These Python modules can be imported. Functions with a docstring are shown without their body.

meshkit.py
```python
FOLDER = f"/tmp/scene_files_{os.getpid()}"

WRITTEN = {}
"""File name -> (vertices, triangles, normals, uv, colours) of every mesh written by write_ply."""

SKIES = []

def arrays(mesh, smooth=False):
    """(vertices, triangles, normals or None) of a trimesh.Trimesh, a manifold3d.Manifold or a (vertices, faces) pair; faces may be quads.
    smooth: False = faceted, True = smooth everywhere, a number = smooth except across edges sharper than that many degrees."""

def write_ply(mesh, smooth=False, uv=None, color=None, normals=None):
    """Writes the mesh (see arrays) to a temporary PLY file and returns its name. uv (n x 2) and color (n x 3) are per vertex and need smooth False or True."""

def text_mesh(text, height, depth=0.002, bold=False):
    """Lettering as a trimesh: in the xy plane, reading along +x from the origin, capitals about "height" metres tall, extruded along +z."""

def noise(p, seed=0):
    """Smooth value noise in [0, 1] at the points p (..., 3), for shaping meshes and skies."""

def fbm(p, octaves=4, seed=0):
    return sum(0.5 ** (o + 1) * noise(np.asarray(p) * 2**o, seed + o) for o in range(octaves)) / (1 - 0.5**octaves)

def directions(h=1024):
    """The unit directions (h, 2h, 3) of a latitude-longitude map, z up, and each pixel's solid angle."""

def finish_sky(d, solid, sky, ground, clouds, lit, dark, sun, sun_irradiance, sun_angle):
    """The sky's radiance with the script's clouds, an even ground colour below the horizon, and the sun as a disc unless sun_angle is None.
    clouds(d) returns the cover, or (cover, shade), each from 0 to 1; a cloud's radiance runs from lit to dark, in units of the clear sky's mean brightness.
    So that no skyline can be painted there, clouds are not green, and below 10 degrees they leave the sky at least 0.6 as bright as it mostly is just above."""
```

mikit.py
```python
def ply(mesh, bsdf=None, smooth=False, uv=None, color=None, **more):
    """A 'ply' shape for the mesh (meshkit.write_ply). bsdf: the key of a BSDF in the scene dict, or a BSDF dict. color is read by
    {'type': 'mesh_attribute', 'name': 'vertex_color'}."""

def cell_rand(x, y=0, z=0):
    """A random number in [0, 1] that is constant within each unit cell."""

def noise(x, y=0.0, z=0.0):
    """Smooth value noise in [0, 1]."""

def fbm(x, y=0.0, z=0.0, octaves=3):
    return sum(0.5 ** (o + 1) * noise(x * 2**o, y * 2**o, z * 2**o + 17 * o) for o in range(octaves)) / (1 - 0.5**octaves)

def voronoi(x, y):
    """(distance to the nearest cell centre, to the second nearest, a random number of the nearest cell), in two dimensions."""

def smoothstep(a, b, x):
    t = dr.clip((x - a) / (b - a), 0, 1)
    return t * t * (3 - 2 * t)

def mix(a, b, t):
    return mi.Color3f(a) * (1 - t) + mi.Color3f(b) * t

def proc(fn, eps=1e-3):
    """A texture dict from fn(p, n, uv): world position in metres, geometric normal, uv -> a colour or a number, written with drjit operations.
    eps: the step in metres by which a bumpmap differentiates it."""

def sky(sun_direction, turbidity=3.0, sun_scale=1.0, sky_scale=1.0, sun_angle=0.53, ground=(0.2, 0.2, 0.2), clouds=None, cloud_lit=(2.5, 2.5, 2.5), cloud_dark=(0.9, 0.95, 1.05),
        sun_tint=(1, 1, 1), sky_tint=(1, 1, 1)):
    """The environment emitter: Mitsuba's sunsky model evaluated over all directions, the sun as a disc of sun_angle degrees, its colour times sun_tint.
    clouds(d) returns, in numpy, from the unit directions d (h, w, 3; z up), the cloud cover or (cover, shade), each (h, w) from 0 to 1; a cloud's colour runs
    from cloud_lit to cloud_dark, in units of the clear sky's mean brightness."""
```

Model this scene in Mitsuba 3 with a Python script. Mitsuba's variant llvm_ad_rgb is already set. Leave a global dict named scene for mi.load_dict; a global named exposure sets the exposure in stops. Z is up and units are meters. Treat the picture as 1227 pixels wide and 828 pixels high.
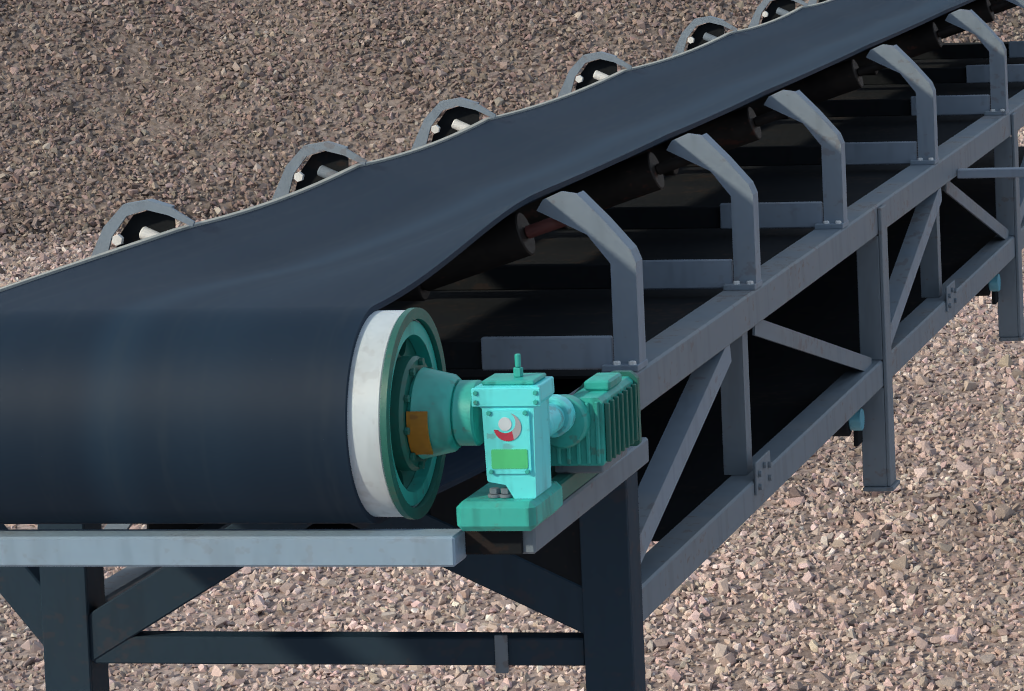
import math
import numpy as np
import trimesh
import mitsuba as mi
import drjit as dr
import mikit
import meshkit
from shapely.geometry import Polygon, Point
from shapely import affinity

# ----------------------------------------------------------------------------- camera, sky, exposure
TILT, HEIGHT = math.radians(-7.0), 2.8        # the conveyor runs down and away from its raised drive end
RX = np.array([[1, 0, 0], [0, math.cos(TILT), -math.sin(TILT)], [0, math.sin(TILT), math.cos(TILT)]])


def world(p):
    """Conveyor frame (x across, y along the belt, z square to it) -> world."""
    return np.asarray(p, float) @ RX.T + [0, 0, HEIGHT]


PSI, PIT, ROLL = 0.16489, 0.06186, -0.03491
EYE = np.array([1.82711, -7.27033, 1.17251])
FW = np.array([-math.sin(PSI) * math.cos(PIT), math.cos(PSI) * math.cos(PIT), -math.sin(PIT)])
RI = np.array([math.cos(PSI), math.sin(PSI), 0.0])
UP = np.cross(RI, FW)
UP = UP * math.cos(ROLL) - RI * math.sin(ROLL)
eye_w = world(EYE)
scene, labels = {}, {}
scene['camera'] = {
    'type': 'perspective', 'fov': 2 * math.degrees(math.atan(613.5 / 4500)), 'fov_axis': 'x',
    'principal_point_offset_x': -(1100 - 613.5) / 1227, 'principal_point_offset_y': (414 - 0) / 828,
    'near_clip': 0.1, 'far_clip': 500.0,
    'to_world': mi.ScalarTransform4f().look_at(origin=eye_w.tolist(), target=(eye_w + RX @ FW).tolist(), up=(RX @ UP).tolist())}


def veil(d):
    n = meshkit.fbm(d * [2.2, 2.2, 3.5] + 4.0, 4, seed=3)
    return 0.72 + 0.2 * (n - 0.5), np.clip((n - 0.35) * 1.8, 0, 1) * 0.5


# a thin, bright veil of cloud with the sun soft behind it, low at the front left
scene['sky'] = mikit.sky((-0.58, -0.60, 0.55), turbidity=3, sun_scale=0.70, sun_angle=3, sun_tint=(0.94, 1.0, 1.08), clouds=veil,
                         cloud_lit=(2.25, 2.5, 2.8), cloud_dark=(1.4, 1.6, 1.9), ground=(0.22, 0.19, 0.18))
exposure = 1.72

# ----------------------------------------------------------------------------- materials
mix, noise, fbm, smoothstep = mikit.mix, mikit.noise, mikit.fbm, mikit.smoothstep


def paint_tex(base, dust, rust, dusty=0.35, rusty=0.25, grime=0.10):
    def fn(p, n, uv):
        a = fbm(p.x * 6, p.y * 6, p.z * 6, 3)
        b = fbm(p.x * 55 + 9, p.y * 55, p.z * 55, 3)
        g = fbm(p.x * 38, p.y * 38 + 5, p.z * 5, 3)                  # runs
        up = smoothstep(0.2, 0.9, n.z)
        c = mix(base, dust, dusty * smoothstep(0.35, 0.75, a) * (0.45 + 0.75 * up) + 0.12 * (b - 0.5))
        c = c * (1 - grime * smoothstep(0.48, 0.72, g) * (1 - 0.6 * up))
        return mix(c, rust, rusty * smoothstep(0.60, 0.68, b * 0.6 + a * 0.4))
    return fn


def painted(key, base, dust, rust=(0.10, 0.045, 0.02), rough=0.5, spec=0.5, dusty=0.35, rusty=0.25, clear=0.0, grime=0.10):
    scene[key] = {'type': 'twosided', 'bsdf': {'type': 'principled', 'base_color': mikit.proc(paint_tex(base, dust, rust, dusty, rusty, grime)),
                                               'roughness': rough, 'specular': spec, 'clearcoat': clear, 'clearcoat_gloss': 0.8}}


painted('steel_paint', (0.132, 0.175, 0.220), (0.20, 0.205, 0.21), spec=0.35, rusty=0.3, dusty=0.4)
painted('pale_paint', (0.20, 0.31, 0.43), (0.26, 0.31, 0.36), rusty=0.12)
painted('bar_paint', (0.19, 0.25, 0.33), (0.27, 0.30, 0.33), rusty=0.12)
painted('bracket_paint', (0.165, 0.222, 0.290), (0.24, 0.26, 0.27), rusty=0.25, spec=0.4)
painted('shaded_paint', (0.014, 0.034, 0.058), (0.028, 0.032, 0.036), dusty=0.25, rusty=0.12, spec=0.2, rough=0.6)  # shade on the near-end frame is put into this dark blue
painted('black_paint', (0.012, 0.015, 0.019), (0.02, 0.021, 0.022), dusty=0.3, rusty=0.1, spec=0.08, rough=0.8)  # on the gantry plates and idler crossbars this black stands in for shade
painted('teal_paint', (0.026, 0.38, 0.34), (0.08, 0.28, 0.25), rough=0.4, clear=0.25, dusty=0.35, rusty=0.35, grime=0.35)
painted('cyan_paint', (0.10, 0.70, 0.76), (0.17, 0.50, 0.52), rough=0.32, clear=0.35, dusty=0.3, rusty=0.35, grime=0.25)
painted('deep_teal_paint', (0.010, 0.12, 0.10), (0.03, 0.085, 0.075), rough=0.4, clear=0.2, rusty=0.15)
painted('roller_steel', (0.016, 0.015, 0.015), (0.075, 0.062, 0.054), rust=(0.08, 0.03, 0.022), rusty=0.6, dusty=0.6, spec=0.2)
painted('red_primer', (0.10, 0.032, 0.03), (0.12, 0.07, 0.06), rough=0.6)
painted('zinc', (0.66, 0.70, 0.72), (0.55, 0.55, 0.53), rough=0.35, rusty=0.05)
painted('white_paint', (0.47, 0.57, 0.64), (0.40, 0.42, 0.41), rough=0.4, rusty=0.10, dusty=0.3)
painted('green_plate', (0.06, 0.50, 0.20), (0.10, 0.45, 0.23), rough=0.35, dusty=0.15, rusty=0)
painted('red_paint', (0.36, 0.03, 0.06), (0.30, 0.08, 0.09), rough=0.35, dusty=0.15, rusty=0)
painted('grey_print', (0.30, 0.34, 0.38), (0.3, 0.33, 0.35), rough=0.35, dusty=0.15, rusty=0)
painted('rust_orange', (0.32, 0.15, 0.010), (0.13, 0.06, 0.01), rough=0.6, dusty=0.5, rusty=0.4)
painted('blue_cap', (0.10, 0.34, 0.46), (0.15, 0.33, 0.42), rough=0.3, dusty=0.2, rusty=0)


def rubber(p, n, uv):
    a = fbm(p.x * 7, p.y * 0.12, 0.0, 2)                              # faint worn bands along the belt
    d = fbm(p.x * 42 + 3, p.y * 0.35 + p.z * 0.35, 1.0, 3)            # fine scuffs drawn out along it
    b = fbm(p.x * 130, p.y * 20, p.z * 20, 2)
    c = mix((0.0068, 0.0200, 0.0415), (0.0102, 0.0300, 0.0590), smoothstep(0.25, 0.75, a))
    return mix(c, (0.030, 0.046, 0.060), 0.16 * smoothstep(0.5, 0.8, d) * smoothstep(0.2, 0.7, b))


scene['belt_rubber'] = {'type': 'twosided', 'bsdf': {'type': 'principled', 'base_color': mikit.proc(rubber), 'roughness': 0.62, 'specular': 0.2}}
scene['belt_edge'] = {'type': 'twosided', 'bsdf': {'type': 'principled', 'roughness': 0.7, 'base_color': mikit.proc(
    lambda p, n, uv: mix((0.24, 0.27, 0.26), (0.38, 0.40, 0.38), fbm(p.x * 30, p.y * 12, p.z * 30, 3)))}}


def soil(lo, hi):
    def fn(p, n, uv):
        a = fbm(p.x * 45, p.y * 45, p.z * 45, 3)
        b = fbm(p.x * 0.8, p.y * 0.8, 0, 3)
        return mix(lo, hi, smoothstep(0.25, 0.75, a)) * (0.75 + 0.5 * b)
    return fn


scene['gravel_soil'] = {'type': 'diffuse', 'reflectance': mikit.proc(soil((0.25, 0.205, 0.195), (0.44, 0.37, 0.35)))}
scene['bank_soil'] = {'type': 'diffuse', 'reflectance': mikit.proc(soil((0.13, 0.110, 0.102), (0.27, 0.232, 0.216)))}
scene['stone'] = {'type': 'diffuse', 'reflectance': {'type': 'mesh_attribute', 'name': 'vertex_color'}}

# ----------------------------------------------------------------------------- helpers


def cat(ms):
    return trimesh.util.concatenate([m for m in ms])


def box(x0, x1, y0, y1, z0, z1, bev=0.003):
    lo, hi = np.minimum([x0, y0, z0], [x1, y1, z1]), np.maximum([x0, y0, z0], [x1, y1, z1])
    b = min(bev, 0.3 * (hi - lo).min())
    pts = []
    for k in range(3):
        l, h = lo + b, hi - b
        l[k], h[k] = lo[k], hi[k]
        pts += [[(l, h)[i][0], (l, h)[j][1], (l, h)[m][2]] for i in (0, 1) for j in (0, 1) for m in (0, 1)]
    return trimesh.convex.convex_hull(np.array(pts))


def frame(a, b, up):
    d = np.asarray(b, float) - a
    n = np.linalg.norm(d)
    d = d / n
    s = np.cross(d, up)
    s /= np.linalg.norm(s)
    return np.array([s, np.cross(s, d), d]).T, n


def bar(a, b, w, h, up=(1, 0, 0), bev=0.003):
    """A box bar from a to b; h is its size along up, w across."""
    R, n = frame(np.asarray(a, float), b, up)
    m = box(-w / 2, w / 2, -h / 2, h / 2, 0, n, bev)
    m.vertices = m.vertices @ R.T + a
    return m


def prism(pts, a, b, up):
    """A profile (across, along up) swept from a to b."""
    m = trimesh.creation.extrude_polygon(Polygon(pts), 1.0)
    R, n = frame(np.asarray(a, float), b, up)
    v = m.vertices * [1, 1, n]
    m.vertices = v @ R.T + a
    m.fix_normals()
    return m


def angle(a, b, w, h, t, up):
    """An L-section: one flange of width w across, the other of depth h along up."""
    return prism([(-w / 2, 0), (w / 2, 0), (w / 2, h), (w / 2 - t, h), (w / 2 - t, t), (-w / 2, t)], a, b, up)


def channel(a, b, w, h, t, up):
    return prism([(-w / 2, 0), (w / 2, 0), (w / 2, h), (w / 2 - t, h), (w / 2 - t, t), (-w / 2 + t, t), (-w / 2 + t, h), (-w / 2, h)], a, b, up)


def cyl(a, b, r, n=40, chamfer=0.003, r2=None):
    r2 = r if r2 is None else r2
    R, L = frame(np.asarray(a, float), b, (0.31, 0.2, 0.93))
    c = min(chamfer, 0.3 * L, 0.3 * min(r, r2))
    m = trimesh.creation.revolve([(0, 0), (r - c, 0), (r, c), (r2, L - c), (r2 - c, L), (0, L)], sections=n)
    m.vertices = m.vertices @ R.T + a
    m.fix_normals()
    return m


def plate_xz(poly, y0, y1):
    """A polygon in (x, z) with thickness from y0 to y1."""
    m = trimesh.creation.extrude_polygon(poly if hasattr(poly, 'exterior') else Polygon(poly), 1.0)
    v = m.vertices
    m.vertices = np.stack([v[:, 0], y0 + (y1 - y0) * v[:, 2], v[:, 1]], 1)
    m.fix_normals()
    return m


def plate_yz(poly, x0, x1):
    m = trimesh.creation.extrude_polygon(poly if hasattr(poly, 'exterior') else Polygon(poly), 1.0)
    v = m.vertices
    m.vertices = np.stack([x0 + (x1 - x0) * v[:, 2], v[:, 0], v[:, 1]], 1)
    m.fix_normals()
    return m


def bolt_y(x, y, z, r=0.008, h=0.007):
    """A hexagon head facing -y."""
    return cyl((x, y, z), (x, y - h, z), r, 6, 0.001)


def numbered(key):
    if key not in scene and key not in labels:
        return key
    i = 1
    while f'{key}_{i:03d}' in scene:
        i += 1
    return f'{key}_{i:03d}'


def add(key, mesh, mat, smooth=False, label=None, **more):
    """One entry in the conveyor's frame."""
    key = numbered(key)
    m = mesh.copy()
    m.vertices = world(m.vertices)
    scene[key] = mikit.ply(m, mat, smooth=smooth)
    if label:
        labels[key] = {'label': label}
    if more:
        labels.setdefault(key, {}).update(more)
    return key


MID = -0.547            # the conveyor's centre plane


def mirror(m):
    k = m.copy()
    k.vertices = k.vertices * [-1, 1, 1] + [2 * MID, 0, 0]
    k.invert()
    return k


# ----------------------------------------------------------------------------- the ground and the gravel bank
rng = np.random.default_rng(11)


def ground_h(x, y):
    p = np.stack([x, y, 0 * x], -1)
    return (meshkit.fbm(p * 0.35, 3, seed=5) - 0.5) * 0.16


def sheet(xs, ys, hf):
    X, Y = np.meshgrid(xs, ys, indexing='ij')
    V = np.stack([X, Y, hf(X, Y)], -1).reshape(-1, 3)
    n, m = X.shape
    i = (np.arange(n - 1)[:, None] * m + np.arange(m - 1)[None]).ravel()
    F = np.vstack([np.stack([i, i + m, i + m + 1], 1), np.stack([i, i + m + 1, i + 1], 1)])
    return trimesh.Trimesh(V, F, process=False)


def spread(lo, hi, step, far):
    core = np.arange(lo, hi + step, step)
    out = np.geomspace(1, far, 16)
    return np.r_[lo - out[::-1], core, core[-1] + out]


scene['ground'] = mikit.ply(sheet(spread(-14, 8, 0.25, 120), spread(-8, 24, 0.25, 120), ground_h), 'gravel_soil', smooth=True)
labels['ground'] = {'kind': 'structure', 'label': 'stony ground under and around the conveyor'}

# the bank of darker gravel: its foot runs from the left of the view away to the right
FOOT, ALONG = np.array([-6.7, 12.1]), np.array([3.8, 2.2])
ALONG = ALONG / np.linalg.norm(ALONG)
BACK = np.array([-ALONG[1], ALONG[0]])


def bank_h(u, v):
    p = np.stack([u, v, 0 * u], -1)
    wob = (meshkit.fbm(p * [0.5, 0.5, 1] + 7, 3, seed=8) - 0.5)
    v = v + 0.7 * wob
    rise = np.where(v < 0, -0.35, 0) + 0.62 * np.clip(v, 0, 4.8) + 0.12 * np.clip(v - 4.8, 0, 40)
    return rise - 0.04 + 0.25 * (meshkit.fbm(p * 0.9 + 3, 3, seed=2) - 0.5) * np.clip(v, 0, 1)


def bank_xyz(u, v):
    xy = FOOT + u[..., None] * ALONG + v[..., None] * BACK
    return np.concatenate([xy, bank_h(u, v)[..., None]], -1)


us, vs = np.arange(-12, 22.1, 0.25), np.r_[-0.8:6:0.15, 6:30:1.0]
bank = sheet(us, vs, lambda u, v: 0 * u)
bank.vertices = bank_xyz(bank.vertices[:, 0], bank.vertices[:, 1])
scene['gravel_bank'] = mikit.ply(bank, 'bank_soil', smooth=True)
labels['gravel_bank'] = {'kind': 'structure', 'label': 'dark gravel bank rising behind the conveyor'}

# crushed stones: hulls of a few random points
protos = []
for k in range(28):
    pts = rng.normal(size=(10, 3))
    pts /= np.linalg.norm(pts, axis=1, keepdims=True)
    pts *= rng.uniform(0.75, 1.1, (10, 1)) * [1.0, rng.uniform(0.65, 0.95), rng.uniform(0.5, 0.8)]
    h = trimesh.convex.convex_hull(pts)
    protos.append((np.array(h.vertices), np.array(h.faces)))


def stones(pos, size, col):
    n = len(pos)
    which = rng.integers(0, len(protos), n)
    q = rng.normal(size=(n, 4))
    q[:, 1:3] *= 0.55
    q /= np.linalg.norm(q, axis=1, keepdims=True)
    w, x, y, z = q.T
    R = np.stack([1 - 2 * (y * y + z * z), 2 * (x * y - z * w), 2 * (x * z + y * w), 2 * (x * y + z * w), 1 - 2 * (x * x + z * z), 2 * (y * z - x * w),
                  2 * (x * z - y * w), 2 * (y * z + x * w), 1 - 2 * (x * x + y * y)], 1).reshape(-1, 3, 3)
    Vs, Fs, Cs, off = [], [], [], 0
    for k, (pv, pf) in enumerate(protos):
        i = np.flatnonzero(which == k)
        v = np.einsum('nij,vj->nvi', R[i], pv) * size[i, None, None] + pos[i, None]
        Vs.append(v.reshape(-1, 3))
        Fs.append((pf[None] + (off + np.arange(len(i)) * len(pv))[:, None, None]).reshape(-1, 3))
        Cs.append(np.repeat(col[i], len(pv), 0))
        off += len(i) * len(pv)
    return trimesh.Trimesh(np.vstack(Vs), np.vstack(Fs), process=False), np.vstack(Cs)


PAL = np.array([[0.35, 0.295, 0.28], [0.30, 0.25, 0.24], [0.40, 0.34, 0.325], [0.28, 0.25, 0.24], [0.33, 0.295, 0.27], [0.47, 0.435, 0.42], [0.20, 0.17, 0.165], [0.38, 0.305, 0.295]])
PW = np.array([0.2, 0.17, 0.17, 0.13, 0.1, 0.07, 0.08, 0.08])


def tints(n, k):
    c = PAL[rng.choice(len(PAL), n, p=PW)] * [1.02, 0.99, 0.985] * rng.uniform(0.70, 1.30, (n, 1)) * rng.uniform(0.95, 1.05, (n, 3))
    return np.clip(c * k, 0.01, 0.75)


def scatter(n, u0, u1, v0, v1):
    return rng.uniform(u0, u1, n), rng.uniform(v0, v1, n)


# ground stones in the band that the views take in
n = 200000
x, y = scatter(n, -9.0, 2.0, 3.8, 15.0)
keep = (x > -4.5 - 0.40 * (y - 5.4)) & (x < 0.75 - 0.06 * (y - 5.4))
v = (np.stack([x, y], 1) - FOOT) @ BACK
keep &= v < 0.5
x, y = x[keep], y[keep]
s = np.clip(rng.lognormal(math.log(0.0150), 0.36, len(x)), 0.008, 0.042)
big = rng.random(len(x)) < 0.006
s = np.where(big, rng.uniform(0.035, 0.055, len(x)), s)
patch = meshkit.fbm(np.stack([x, y, 0 * x], -1) * 0.7, 3, seed=21)
col = tints(len(x), 1.28) * (0.62 + 0.8 * patch)[:, None]
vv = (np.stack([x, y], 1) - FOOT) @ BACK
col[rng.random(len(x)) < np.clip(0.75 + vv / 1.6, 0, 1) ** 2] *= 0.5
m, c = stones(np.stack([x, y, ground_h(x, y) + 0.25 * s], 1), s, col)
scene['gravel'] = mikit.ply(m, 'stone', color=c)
labels['gravel'] = {'kind': 'stuff', 'category': 'gravel', 'label': 'loose pinkish grey crushed stones covering the ground below the conveyor'}

# bank stones
n = 112000
u, v = scatter(n, -1.6, 7.0, -0.45, 4.4)
s = np.clip(rng.lognormal(math.log(0.0175), 0.36, n), 0.009, 0.046)
P = bank_xyz(u, v)
patch = meshkit.fbm(P * 0.6, 3, seed=31)
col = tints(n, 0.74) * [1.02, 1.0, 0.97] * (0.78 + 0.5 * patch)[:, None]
P[:, 2] += 0.2 * s
m, c = stones(P, s, col)
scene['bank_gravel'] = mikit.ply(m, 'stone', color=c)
labels['bank_gravel'] = {'kind': 'stuff', 'category': 'gravel', 'label': 'darker brown grey crushed stones lying on the slope of the bank behind'}

# ----------------------------------------------------------------------------- the conveyor: belt and drum
BC = 'belt_conveyor'
labels[BC] = {'label': 'blue grey steel belt conveyor with black troughed belt running away over gravel', 'category': 'conveyor'}
DY, DZ, DR = -1.13, 0.100, 0.176            # drum axis and radius
BT = 0.011                                  # belt thickness
IDLERS = [0.0, 1.142, 2.252, 3.762, 5.289, 6.55, 7.7]
END = 8.9


def trough(t):
    """The belt's upper side across, at trough amount t (0 flat, 1 full): (x, z) from left to right."""
    s = np.linspace(-0.385, 0.385, 41)
    ang = math.radians(18) * t
    core = 0.125
    a = np.abs(s)
    bend = 0.05                              # the fold is a curve
    k = np.clip((a - core + bend / 2) / bend, 0, 1)
    th = ang * k
    ds = np.diff(s)
    half = s[20:]
    thh = th[20:]
    xx = np.r_[0, np.cumsum(np.cos((thh[1:] + thh[:-1]) / 2) * np.diff(half))]
    zz = np.r_[0, np.cumsum(np.sin((thh[1:] + thh[:-1]) / 2) * np.diff(half))]
    X = np.r_[-xx[::-1], xx[1:]] + MID + 0.007
    Z = np.r_[zz[::-1], zz[1:]] + t * 0.031 * (X - MID) / 0.36
    return X, Z


top_y = np.r_[np.linspace(DY, -0.05, 28), np.arange(0.05, END, 0.1)]
rows = []
for y in top_y:
    t = float(np.clip((y - DY) / (0.0 - DY), 0, 1))
    t = t * t * (3 - 2 * t)
    X, Z = trough(t)
    base = (1 - t) * (DZ + DR + BT) + t * 0.236
    k = np.searchsorted(IDLERS, y)
    sag = 0.0
    if 0 < k < len(IDLERS):
        f = (y - IDLERS[k - 1]) / (IDLERS[k] - IDLERS[k - 1])
        sag = 0.011 * 4 * f * (1 - f) * (0.75 - 0.5 * (X - MID) / 0.36)
    rows.append(np.stack([X, np.full_like(X, y), base + Z - sag], 1))
# round the drum and back along the return run
flatX = trough(0.0)[0]
path = []
for a in np.linspace(math.pi / 2, 3 * math.pi / 2, 40)[1:]:
    path.append((DY + (DR + BT) * math.cos(a), DZ + (DR + BT) * math.sin(a)))
for y in np.arange(DY + 0.1, END, 0.2):
    path.append((y, DZ - DR - BT - 0.03 * min(1, (y - DY) / 0.8) - 0.01 * math.sin((y - DY) * 2.0) ** 2))
low = [np.stack([flatX, np.full_like(flatX, y), np.full_like(flatX, z)], 1) for y, z in path]
grid = np.array(rows[::-1] + low)           # from the far end of the carrying run, round the drum, to the far end of the return run
tang = np.gradient(grid.mean(1), axis=0)
tang /= np.linalg.norm(tang, axis=1, keepdims=True)
nrm = np.stack([np.zeros(len(tang)), tang[:, 2], -tang[:, 1]], 1)     # towards the inside of the loop
nrm[tang[:, 1] < 0] = nrm[tang[:, 1] < 0]
inner = grid.copy()
cen = np.array([DY, DZ])
for i in range(len(grid)):
    d = np.array([0, -tang[i, 2], tang[i, 1]])
    inner[i] = grid[i] + BT * d
nr, nc = grid.shape[:2]


def shell(A, B):
    V = np.vstack([A.reshape(-1, 3), B.reshape(-1, 3)])
    F = []
    o = nr * nc
    i = (np.arange(nr - 1)[:, None] * nc + np.arange(nc - 1)[None]).ravel()
    q = np.stack([i, i + 1, i + nc + 1, i + nc], 1)
    F += [q[:, [0, 1, 2]], q[:, [0, 2, 3]], q[:, [0, 2, 1]] + o, q[:, [0, 3, 2]] + o]
    for c_, fl in ((0, 1), (nc - 1, 0)):
        r = np.arange(nr - 1) * nc + c_
        q = np.stack([r, r + nc, r + nc + o, r + o], 1)
        q = q[:, ::-1] if fl else q
        F += [q[:, [0, 1, 2]], q[:, [0, 2, 3]]]
    return trimesh.Trimesh(V, np.vstack(F), process=False)


belt = shell(grid, inner)
if belt.volume < 0:
    belt.invert()
BELT = add(BC + '__belt', belt, 'belt_rubber', smooth=50)
# the worn pale edge of the carrying run, on the left
e = grid[:len(rows), 0]
ei = inner[:len(rows), 0]
out = e + (e - grid[:len(rows), 1]) / np.linalg.norm(e - grid[:len(rows), 1], axis=1, keepdims=True) * 0.011
pts = [e + [0, 0, 0.005], out + [0, 0, 0.004], out + [0, 0, -BT], ei + [0, 0, -0.002]]
V = np.concatenate(pts)
L = len(e)
F = []
for a in range(4):
    b = (a + 1) % 4
    i = np.arange(L - 1)
    F += [np.stack([a * L + i, b * L + i, b * L + i + 1], 1), np.stack([a * L + i, b * L + i + 1, a * L + i + 1], 1)]
strip = trimesh.Trimesh(V, np.vstack(F), process=False)
strip.fix_normals()
add(BELT + '__worn_edge', strip, 'belt_edge', smooth=40, label='pale worn left edge of the belt')

XE = -0.098                                  # right end of the drum
XL = 2 * MID - XE
ang = np.linspace(0, 2 * math.pi, 97)
prof = [(DR - 0.016, 0.0), (DR - 0.003, 0.0), (DR, 0.003), (DR, XE - XL - 0.003), (DR - 0.003, XE - XL), (DR - 0.016, XE - XL), (DR - 0.016, 0.0)]
drum = trimesh.creation.revolve(prof, sections=96)
R, _ = frame(np.zeros(3), (1, 0, 0), (0, 0, 1))
drum.vertices = drum.vertices @ R.T + [XL, DY, DZ]
drum.fix_normals()
DRUM = add(BC + '__drive_drum', drum, 'white_paint', smooth=40, label='bright white shell of the drive drum at the belt\'s near end')
ring = Point(0, 0).buffer(DR - 0.018, 48)
for k in range(6):
    a = math.radians(18 + 60 * k)
    ring = ring.difference(Point(0.124 * math.cos(a), 0.124 * math.sin(a)).buffer(0.027, 16))
disc = affinity.translate(ring, DY, DZ)
add(DRUM + '__end_disc', plate_yz(disc, XE - 0.032, XE - 0.020), 'deep_teal_paint', label='green end disc of the drum with round holes')
add(DRUM + '__end_disc', plate_yz(affinity.translate(Point(0, 0).buffer(DR - 0.018, 48), DY, DZ), XL + 0.020, XL + 0.032), 'deep_teal_paint')
rim = affinity.translate(Point(0, 0).buffer(DR + 0.004, 64).difference(Point(0, 0).buffer(DR - 0.015, 64)), DY, DZ)
add(DRUM + '__rim_ring', plate_yz(rim, XE + 0.001, XE + 0.012), 'deep_teal_paint', label='dark green ring round the end of the drum')
rim2 = affinity.translate(Point(0, 0).buffer(DR - 0.019, 64).difference(Point(0, 0).buffer(DR - 0.042, 64)), DY, DZ)
add(DRUM + '__inner_ring', plate_yz(rim2, XE - 0.019, XE + 0.004), 'teal_paint')
add(DRUM + '__shaft', cyl((XL - 0.10, DY, DZ), (XE - 0.0195, DY, DZ), 0.032), 'steel_paint', smooth=40)
add(DRUM + '__hub_flange', cyl((XE - 0.019, DY, DZ), (XE + 0.014, DY, DZ), 0.098, 48, 0.006), 'deep_teal_paint', smooth=40)
hub = cat([cyl((XE + 0.0143, DY, DZ), (XE + 0.085, DY, DZ), 0.078, 48, 0.008, 0.066), cyl((XE + 0.0853, DY, DZ), (XE + 0.124, DY, DZ), 0.056, 40, 0.004)])
add(DRUM + '__hub', hub, 'teal_paint', smooth=40, label='green stepped hub between drum and gearbox')
for k in range(10):
    a = math.radians(10 + 36 * k)
    py, pz = DY + 0.088 * math.cos(a), DZ + 0.088 * math.sin(a)
    add(DRUM + '__hub_bolt', cyl((XE + 0.0143, py, pz), (XE + 0.022, py, pz), 0.007, 6, 0.001), 'deep_teal_paint')
# the rust coloured patch on the hub
aa = np.radians(np.linspace(168, 228, 14))
sector = Polygon([(DY + 0.0825 * math.cos(t), DZ + 0.0825 * math.sin(t)) for t in aa] + [(DY + 0.0775 * math.cos(t), DZ + 0.0775 * math.sin(t)) for t in aa[::-1]])
add(DRUM + '__hub_patch', plate_yz(sector, XE + 0.016, XE + 0.052), 'rust_orange', label='rusty orange patch on the drum hub')
# left bearing, behind the belt
add(BC + '__bearing_block', cat([box(XL - 0.10, XL - 0.03, DY - 0.07, DY + 0.07, DZ - 0.17, DZ + 0.06, 0.008)]), 'steel_paint')

# ----------------------------------------------------------------------------- frame
CX0, CX1 = -0.050, 0.030                     # right top chord
for side in (0, 1):
    f = mirror if side else (lambda m: m)
    add(BC + '__top_chord', f(box(CX0, CX1, -0.33, END, -0.095, -0.012, 0.005)), 'steel_paint')
    add(BC + '__bottom_chord', f(box(-0.042, CX1, -0.17, END, -0.512, -0.437, 0.005)), 'steel_paint')
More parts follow.
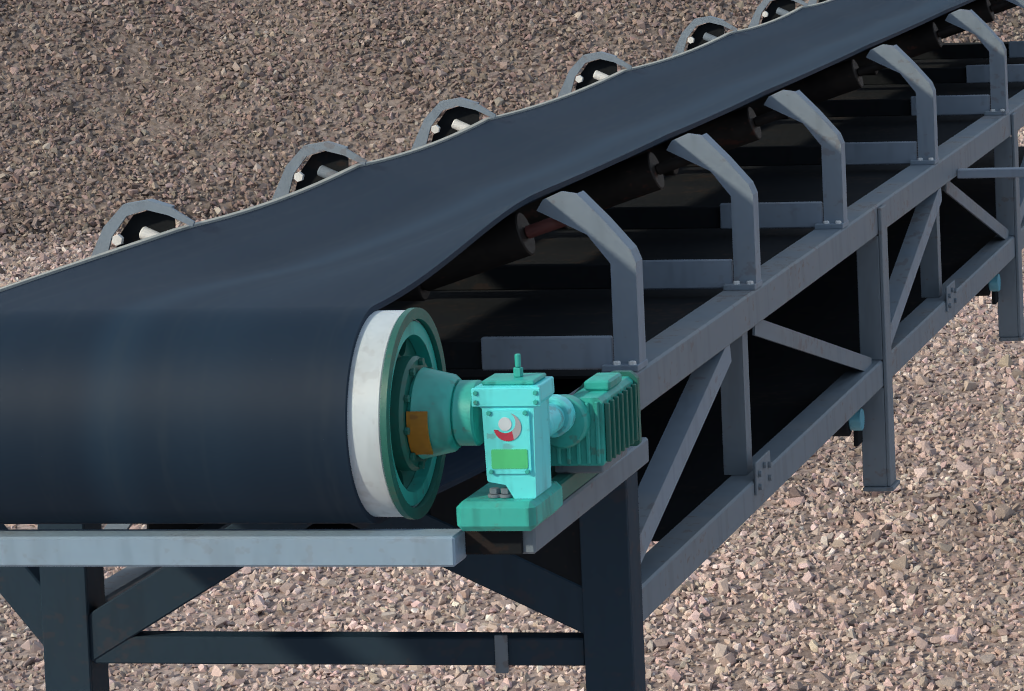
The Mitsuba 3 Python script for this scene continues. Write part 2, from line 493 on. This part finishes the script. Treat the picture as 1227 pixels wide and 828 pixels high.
# front beam under the drum, end leg frame
add(BC + '__front_beam', box(2 * MID - 0.40, 0.000, -1.235, -1.165, -0.144, -0.092, 0.004), 'pale_paint', label='pale blue beam under the belt\'s near end')
for side in (0, 1):
    f = mirror if side else (lambda m: m)
    LEG = add(BC + '__leg', f(cat([box(-0.040, 0.056, -0.27, -0.262, -2.72, -0.100, 0.002), box(0.048, 0.056, -0.2615, -0.172, -2.72, -0.100, 0.002),
                                   box(-0.040, -0.032, -0.2615, -0.172, -2.72, -0.100, 0.002)])), 'shaded_paint', label='steel leg at the near end, shade put into its dark blue')
    if side:
        add(BC + '__knee_brace', bar((-1.075, -0.236, -0.512), (-0.60, -0.236, -0.232), 0.085, 0.05, up=(0, 1, 0)), 'shaded_paint')
        add(BC + '__knee_brace', bar((-1.115, -0.236, -0.500), (-1.36, -0.236, -0.20), 0.080, 0.05, up=(0, 1, 0)), 'shaded_paint')
    else:
        add(BC + '__knee_brace', bar((-0.02, -0.240, -0.450), (MID + 0.04, -0.240, -0.222), 0.085, 0.05, up=(0, 1, 0)), 'shaded_paint')
    # the side carrier of the near end
    if side:
        add(BC + '__side_carrier', f(box(-0.05, 0.03, -1.1645, -0.335, -0.144, -0.095, 0.004)), 'steel_paint')
add(BC + '__crossbar', box(2 * MID + 0.042, -0.042, -0.258, -0.205, -0.552, -0.497, 0.003), 'shaded_paint', label='lower crossbar between the two near legs, shade painted in')
add(BC + '__joint_plate', box(-0.222, -0.196, -0.264, -0.2585, -0.566, -0.490, 0.002), 'steel_paint')
add(BC + '__top_crossbar', box(2 * MID + 0.042, -0.042, -0.235, -0.18, -0.180, -0.105, 0.003), 'shaded_paint')
# the gusset under the drive platform
add(BC + '__gusset_plate', plate_xz([(-0.02, -0.17), (-0.02, -0.452), (-0.06, -0.452), (-0.34, -0.33), (-0.34, -0.17)], -0.262, -0.2555), 'black_paint', label='dark triangular gusset below the drive platform')

# truss posts and braces on both sides
POSTS = [1.12, 3.94, 6.75]
for y in POSTS:
    for side in (0, 1):
        f = mirror if side else (lambda m: m)
        add(BC + '__truss_post', f(angle((0.0, y, -0.436), (0.0, y, -0.0965), 0.058, 0.055, 0.006, (-1, 0, 0))), 'steel_paint')
        GU = add(BC + '__gusset', f(box(0.0305, 0.0365, y - 0.10, y + 0.06, -0.470, -0.395, 0.002)), 'steel_paint')
        for dy, z in ((-0.075, -0.425), (-0.02, -0.415), (0.035, -0.425), (-0.075, -0.455), (0.035, -0.455)):
            add(GU + '__bolt', f(cyl((0.0368, y + dy, z), (0.044, y + dy, z), 0.008, 6, 0.001)), 'steel_paint')
for y in (2.775, 5.41):
    for side in (0,):
        f = (lambda m: m)
        SL = add(BC + '__support_leg', f(cat([box(0.031, 0.041, y - 0.045, y + 0.042, -0.785, -0.02, 0.002), box(-0.036, 0.0305, y - 0.045, y - 0.037, -0.785, -0.5125, 0.002), box(-0.032, 0.0305, y - 0.045, y - 0.037, -0.4365, -0.0955, 0.002),
                                              box(-0.036, 0.0305, y + 0.034, y + 0.042, -0.785, -0.5125, 0.002)])), 'steel_paint', label='short support leg with a foot plate below the truss')
        add(SL + '__foot_plate', f(box(-0.035, 0.050, y - 0.056, y + 0.054, -0.797, -0.7855, 0.002)), 'steel_paint')
DI = [((-0.06, -0.375), (0.86, -0.110)), ((1.18, -0.105), (2.66, -0.440)), ((2.83, -0.425), (3.88, -0.110)), ((4.05, -0.110), (5.35, -0.435)), ((5.47, -0.425), (6.68, -0.11)), ((6.82, -0.11), (8.4, -0.43))]
for i, ((y0, z0), (y1, z1)) in enumerate(DI):
    for side in (0, 1):
        f = mirror if side else (lambda m: m)
        w = 0.055 if i % 2 == 0 else 0.042
        add(BC + '__diagonal_brace', f(angle((0.0225 if i % 2 == 0 else 0.012, y0, z0), (0.0225 if i % 2 == 0 else 0.012, y1, z1), w, 0.05, 0.006, (-1, 0, 0))), 'bracket_paint' if i % 2 == 0 else 'steel_paint')
# added plates that keep the inside of the gantry dark
add(BC + '__added_deck_plate', box(2 * MID + 0.055, -0.055, 0.06, END, -0.040, -0.034, 0.001), 'black_paint')
add(BC + '__added_bottom_tray', box(2 * MID + 0.045, -0.045, 0.66, END, -0.500, -0.494, 0.001), 'black_paint')
add(BC + '__added_side_panel', box(2 * MID - 0.020, 2 * MID - 0.014, 0.22, END, -0.436, -0.096, 0.001), 'black_paint')
add(BC + '__added_side_skirt', box(2 * MID + 0.060, 2 * MID + 0.066, 0.10, END, -0.033, 0.17, 0.001), 'black_paint')
# ----------------------------------------------------------------------------- idler sets
ARCH = [(-0.024, 0.000), (-0.024, 0.203), (-0.070, 0.262), (-0.172, 0.312), (-0.158, 0.334), (-0.120, 0.350), (-0.088, 0.345), (-0.034, 0.290), (0.018, 0.230), (0.028, 0.205), (0.028, 0.000)]
FLANGE = [(-0.088, 0.345), (-0.034, 0.290), (0.018, 0.230), (0.028, 0.205), (0.028, 0.0), (0.022, 0.0), (0.022, 0.203), (0.013, 0.226), (-0.038, 0.285), (-0.091, 0.339)]
LARCH = [(-1.125, 0.0), (-1.125, 0.215), (-1.087, 0.292), (-1.042, 0.338), (-0.990, 0.346), (-0.942, 0.331), (-0.892, 0.300), (-0.896, 0.290), (-0.946, 0.314), (-0.993, 0.326), (-1.036, 0.314), (-1.070, 0.272), (-1.089, 0.210), (-1.089, 0.0)]
LFLANGE = [(-1.125, 0.0), (-1.125, 0.215), (-1.087, 0.292), (-1.042, 0.338), (-0.990, 0.346), (-0.942, 0.331), (-0.944, 0.325), (-0.990, 0.339), (-1.039, 0.331), (-1.081, 0.288), (-1.119, 0.214), (-1.119, 0.0)]
GAP_PLATE = [(-1.086, 0.06), (-1.086, 0.208), (-1.068, 0.270), (-1.035, 0.312), (-0.993, 0.324), (-0.948, 0.312), (-0.948, 0.06)]
left_poly = Polygon(LARCH).buffer(0.005).buffer(-0.005)
arch_poly = Polygon(ARCH).buffer(0.006).buffer(-0.006)
cr, sr = math.cos(math.radians(18)), math.sin(math.radians(18))
for n_i, y in enumerate(IDLERS):
    FR = add(BC + '__idler_frame', box(2 * MID + 0.03, -0.03, y + 0.012, y + 0.05, -0.011, 0.045, 0.003), 'black_paint')  # shade under the belt is put into the crossbar's black
    for side in (0, 1):
        f = mirror if side else (lambda m: m)
        add(FR + '__foot_bar', f(cat([box(-0.300, -0.0285, y - 0.004, y + 0.0115, -0.011, 0.056, 0.003)])), 'bar_paint' if side == 0 else 'shaded_paint')  # left bars take the darker copy, with the shade in its colour
        add(FR + '__bracket', cat([plate_xz(left_poly, y - 0.006, y + 0.001), plate_xz(Polygon(LFLANGE), y + 0.0012, y + 0.022), mirror(box(-0.045, 0.030, y - 0.03, y + 0.055, -0.0115, -0.001, 0.001))]) if side else (cat([plate_xz(arch_poly, y - 0.006, y + 0.001), plate_xz(Polygon(FLANGE), y + 0.0012, y + 0.050), box(-0.045, 0.030, y - 0.03, y + 0.055, -0.0115, --0.001, 0.001)])), 'bracket_paint')
        a = np.array([-0.150, y + 0.02, 0.281 - 0.042 * side])
        d = np.array([-cr, 0, -sr])
        add(FR + '__wing_roller', f(cyl(a + 0.055 * d, a + 0.29 * d, 0.046, 32)), 'roller_steel', smooth=40)
        add(FR + '__roller_end', f(cat([cyl(a - (0.075 if not side else 0.075) * d + [0, 0, 0.016 * side], a + 0.0545 * d, 0.0135, 20)])), ('zinc' if n_i in (0, 2, 3) else 'bracket_paint') if side else ('red_primer' if n_i == 0 else 'roller_steel'), smooth=40)
        if side:
            add(FR + '__added_gap_plate', plate_xz(Polygon(GAP_PLATE), y + 0.030, y + 0.036), 'black_paint')  # added black plate, so the gap under the arch reads dark
        for bx in (-0.016, 0.016):
            add(FR + '__bolt', f(cyl((bx, y - 0.018, -0.0008), (bx, y - 0.018, 0.008), 0.008, 6, 0.001)), 'zinc')
        XN, ZN = (-0.040, 0.266) if side else (-0.034, 0.243)
        if side:
          add(FR + '__nut', f(cyl((XN, y - 0.0065, ZN), (XN, y - 0.019, ZN), 0.012, 6, 0.001)), 'zinc' if side else 'bracket_paint')
    add(FR + '__centre_roller', cyl((MID - 0.13, y + 0.02, 0.175), (MID + 0.13, y + 0.02, 0.175), 0.046, 32), 'roller_steel', smooth=40)
# an arm on the outside of the chord
add(BC + '__outrigger_arm', box(0.031, 0.26, 4.14, 4.18, -0.100, -0.072, 0.003), 'bar_paint', label='thin pale arm on the outside of the upper chord')
# return rollers below the truss
for y in (2.62, 5.25):
    RR = add(BC + '__return_roller', cyl((2 * MID + 0.02, y, -0.58), (-0.045, y, -0.58), 0.045, 32), 'black_paint', smooth=40, label='dark return roller hung under the truss')
    for side in (0, 1):
        f = mirror if side else (lambda m: m)
        add(RR + '__end_cap', f(cyl((-0.0445, y, -0.58), (-0.010, y, -0.58), 0.030, 24)), 'blue_cap', smooth=40, label='blue end cap of the return roller')
        add(RR + '__hanger', f(cat([box(-0.043, -0.030, y + 0.032, y + 0.10, -0.66, -0.513, 0.002)])), 'black_paint')

# ----------------------------------------------------------------------------- drive: platform and gear motor
PF = add(BC + '__drive_platform', box(0.0915, 0.121, -1.165, -0.335, -0.137, -0.0875, 0.004), 'steel_paint', label='grey platform beam carrying the gear motor')
add(BC + '__drive_platform', box(-0.002, 0.091, -1.160, -0.335, -0.134, -0.090, 0.003), 'black_paint')
add(BC + '__platform_end', box(-0.001, 0.100, -1.172, -1.1655, -0.136, -0.088, 0.002), 'black_paint')

GM = 'gear_motor'
labels[GM] = {'label': 'bright turquoise gear motor bolted beside the white drum end', 'category': 'motor'}
add(GM + '__base', box(0.000, 0.138, -1.225, -1.03, -0.0865, -0.036, 0.010), 'teal_paint', smooth=30, label='teal cast base under the gearbox')
add(GM + '__base_rail', box(0.020, 0.050, -1.029, -0.60, -0.0865, -0.055, 0.004), 'deep_teal_paint')
add(GM + '__base_rail', box(0.090, 0.120, -1.029, -0.60, -0.0865, -0.050, 0.004), 'deep_teal_paint')
body = Polygon([(0.034, 0.156), (0.146, 0.156), (0.146, 0.128), (0.136, 0.118), (0.134, -0.0355), (0.096, -0.0355), (0.082, -0.012), (0.050, -0.006), (0.046, 0.118), (0.034, 0.128)]).buffer(-0.004).buffer(0.004)
GB = add(GM + '__gearbox', plate_xz(body, -1.195, -1.095), 'cyan_paint', label='bright turquoise gearbox housing')
add(GB + '__top_cover', box(0.044, 0.136, -1.186, -1.104, 0.1565, 0.164, 0.003), 'teal_paint')
add(GB + '__flange', box(0.030, 0.150, -1.201, -1.1955, 0.122, 0.154, 0.002), 'cyan_paint')
add(GB + '__front_cover', plate_xz(Polygon([(0.054, 0.116), (0.129, 0.116), (0.129, 0.008), (0.054, 0.008)]).buffer(-0.006).buffer(0.006), -1.2005, -1.1955), 'cyan_paint')
add(GB + '__top_stub', cat([cyl((0.098, -1.145, 0.1645), (0.098, -1.145, 0.180), 0.0085, 6, 0.001), cyl((0.098, -1.145, 0.1805), (0.098, -1.145, 0.203), 0.0052, 16, 0.002)]), 'teal_paint', smooth=40, label='short breather stub on top of the gearbox')
for bx, bz in ((0.038, 0.146), (0.142, 0.146), (0.038, 0.130), (0.142, 0.130), (0.060, 0.112), (0.123, 0.112), (0.060, 0.012), (0.123, 0.012)):
    add(GB + '__bolt', bolt_y(bx, -1.2012, bz, 0.0045, 0.004), 'teal_paint')
for bx in (0.058, 0.078):
    add(GM + '__foot_bolt', cat([cyl((bx, -1.18, -0.0355), (bx, -1.18, -0.030), 0.012, 20, 0.001), cyl((bx, -1.18, -0.0295), (bx, -1.18, -0.020), 0.009, 6, 0.001)]), 'steel_paint')
# the emblem and the green name plate
LX, LZ, YF = 0.091, 0.088, -1.2008
c1 = Point(LX, LZ).buffer(0.024, 32)
inner_c = Point(LX - 0.004, LZ + 0.008).buffer(0.0185, 32)
cres = c1.difference(inner_c)
low_half = Polygon([(LX - 0.04, LZ - 0.04), (LX + 0.014, LZ - 0.04), (LX + 0.008, LZ - 0.006), (LX - 0.04, LZ - 0.004)])
EM = add(GB + '__emblem', plate_xz(Point(LX - 0.004, LZ + 0.005).buffer(0.0115, 24), YF - 0.0015, YF + 0.0002), 'white_paint', label='round emblem with a red and grey crescent')
add(EM + '_red_crescent', plate_xz(cres.intersection(low_half), YF - 0.0018, YF + 0.0002), 'red_paint')
rest = cres.difference(low_half).intersection(Polygon([(LX - 0.002, LZ - 0.05), (LX + 0.05, LZ - 0.05), (LX + 0.05, LZ + 0.05), (LX + 0.008, LZ + 0.05)]))
rest = max(getattr(rest, 'geoms', [rest]), key=lambda g: g.area)
add(EM + '_grey_crescent', plate_xz(rest, YF - 0.0018, YF + 0.0002), 'grey_print')
add(GB + '__name_plate', plate_xz(Polygon([(0.064, 0.047), (0.121, 0.047), (0.121, 0.020), (0.064, 0.020)]).buffer(0.003), YF - 0.0015, YF + 0.0002), 'green_plate', label='blank green name plate under the emblem')
# coupling and the blocky ribbed motor
add(GM + '__coupling', cat([cyl((0.112, -1.094, 0.068), (0.112, -1.00, 0.068), 0.026, 32, 0.004), cyl((0.112, -1.00, 0.068), (0.112, -0.965, 0.068), 0.036, 32, 0.004)]), 'cyan_paint', smooth=40)
MY0, MY1 = -0.93, -0.70
sect = Polygon([(0.082, -0.030), (0.082, 0.054), (0.100, 0.074), (0.150, 0.090), (0.178, 0.090), (0.186, 0.082), (0.186, -0.030)])
MT = add(GM + '__motor', cat([plate_xz(sect.buffer(-0.004).buffer(0.004), MY0, MY1), cyl((0.120, -0.9645, 0.052), (0.120, MY0 - 0.0005, 0.052), 0.046, 40, 0.004)]), 'teal_paint', smooth=30, label='teal ribbed motor behind the gearbox')
for k in range(6):
    x = 0.0885 + 0.0178 * k
    top = float(np.interp(x, [0.082, 0.100, 0.150, 0.178], [0.047, 0.067, 0.082, 0.084]))
    add(MT + '__fin', box(x - 0.0035, x + 0.0035, MY0 - 0.009, MY0 - 0.0003, -0.026, top, 0.0015), 'teal_paint')
for k in range(7):
    y = MY0 + 0.018 + 0.033 * k
    add(MT + '__fin', box(0.1863, 0.195, y - 0.004, y + 0.004, -0.026, 0.078, 0.0015), 'deep_teal_paint')  # deeper teal: shade of the motor's right side put into the colour
add(MT + '__end_plate', plate_xz(sect.buffer(0.008), MY1 + 0.0005, MY1 + 0.016), 'deep_teal_paint')
add(MT + '__terminal_box', box(0.136, 0.184, -0.86, -0.77, 0.0905, 0.109, 0.004), 'teal_paint')
add(MT + '__foot', box(0.088, 0.176, -0.90, -0.72, -0.0495, -0.0305, 0.003), 'steel_paint')
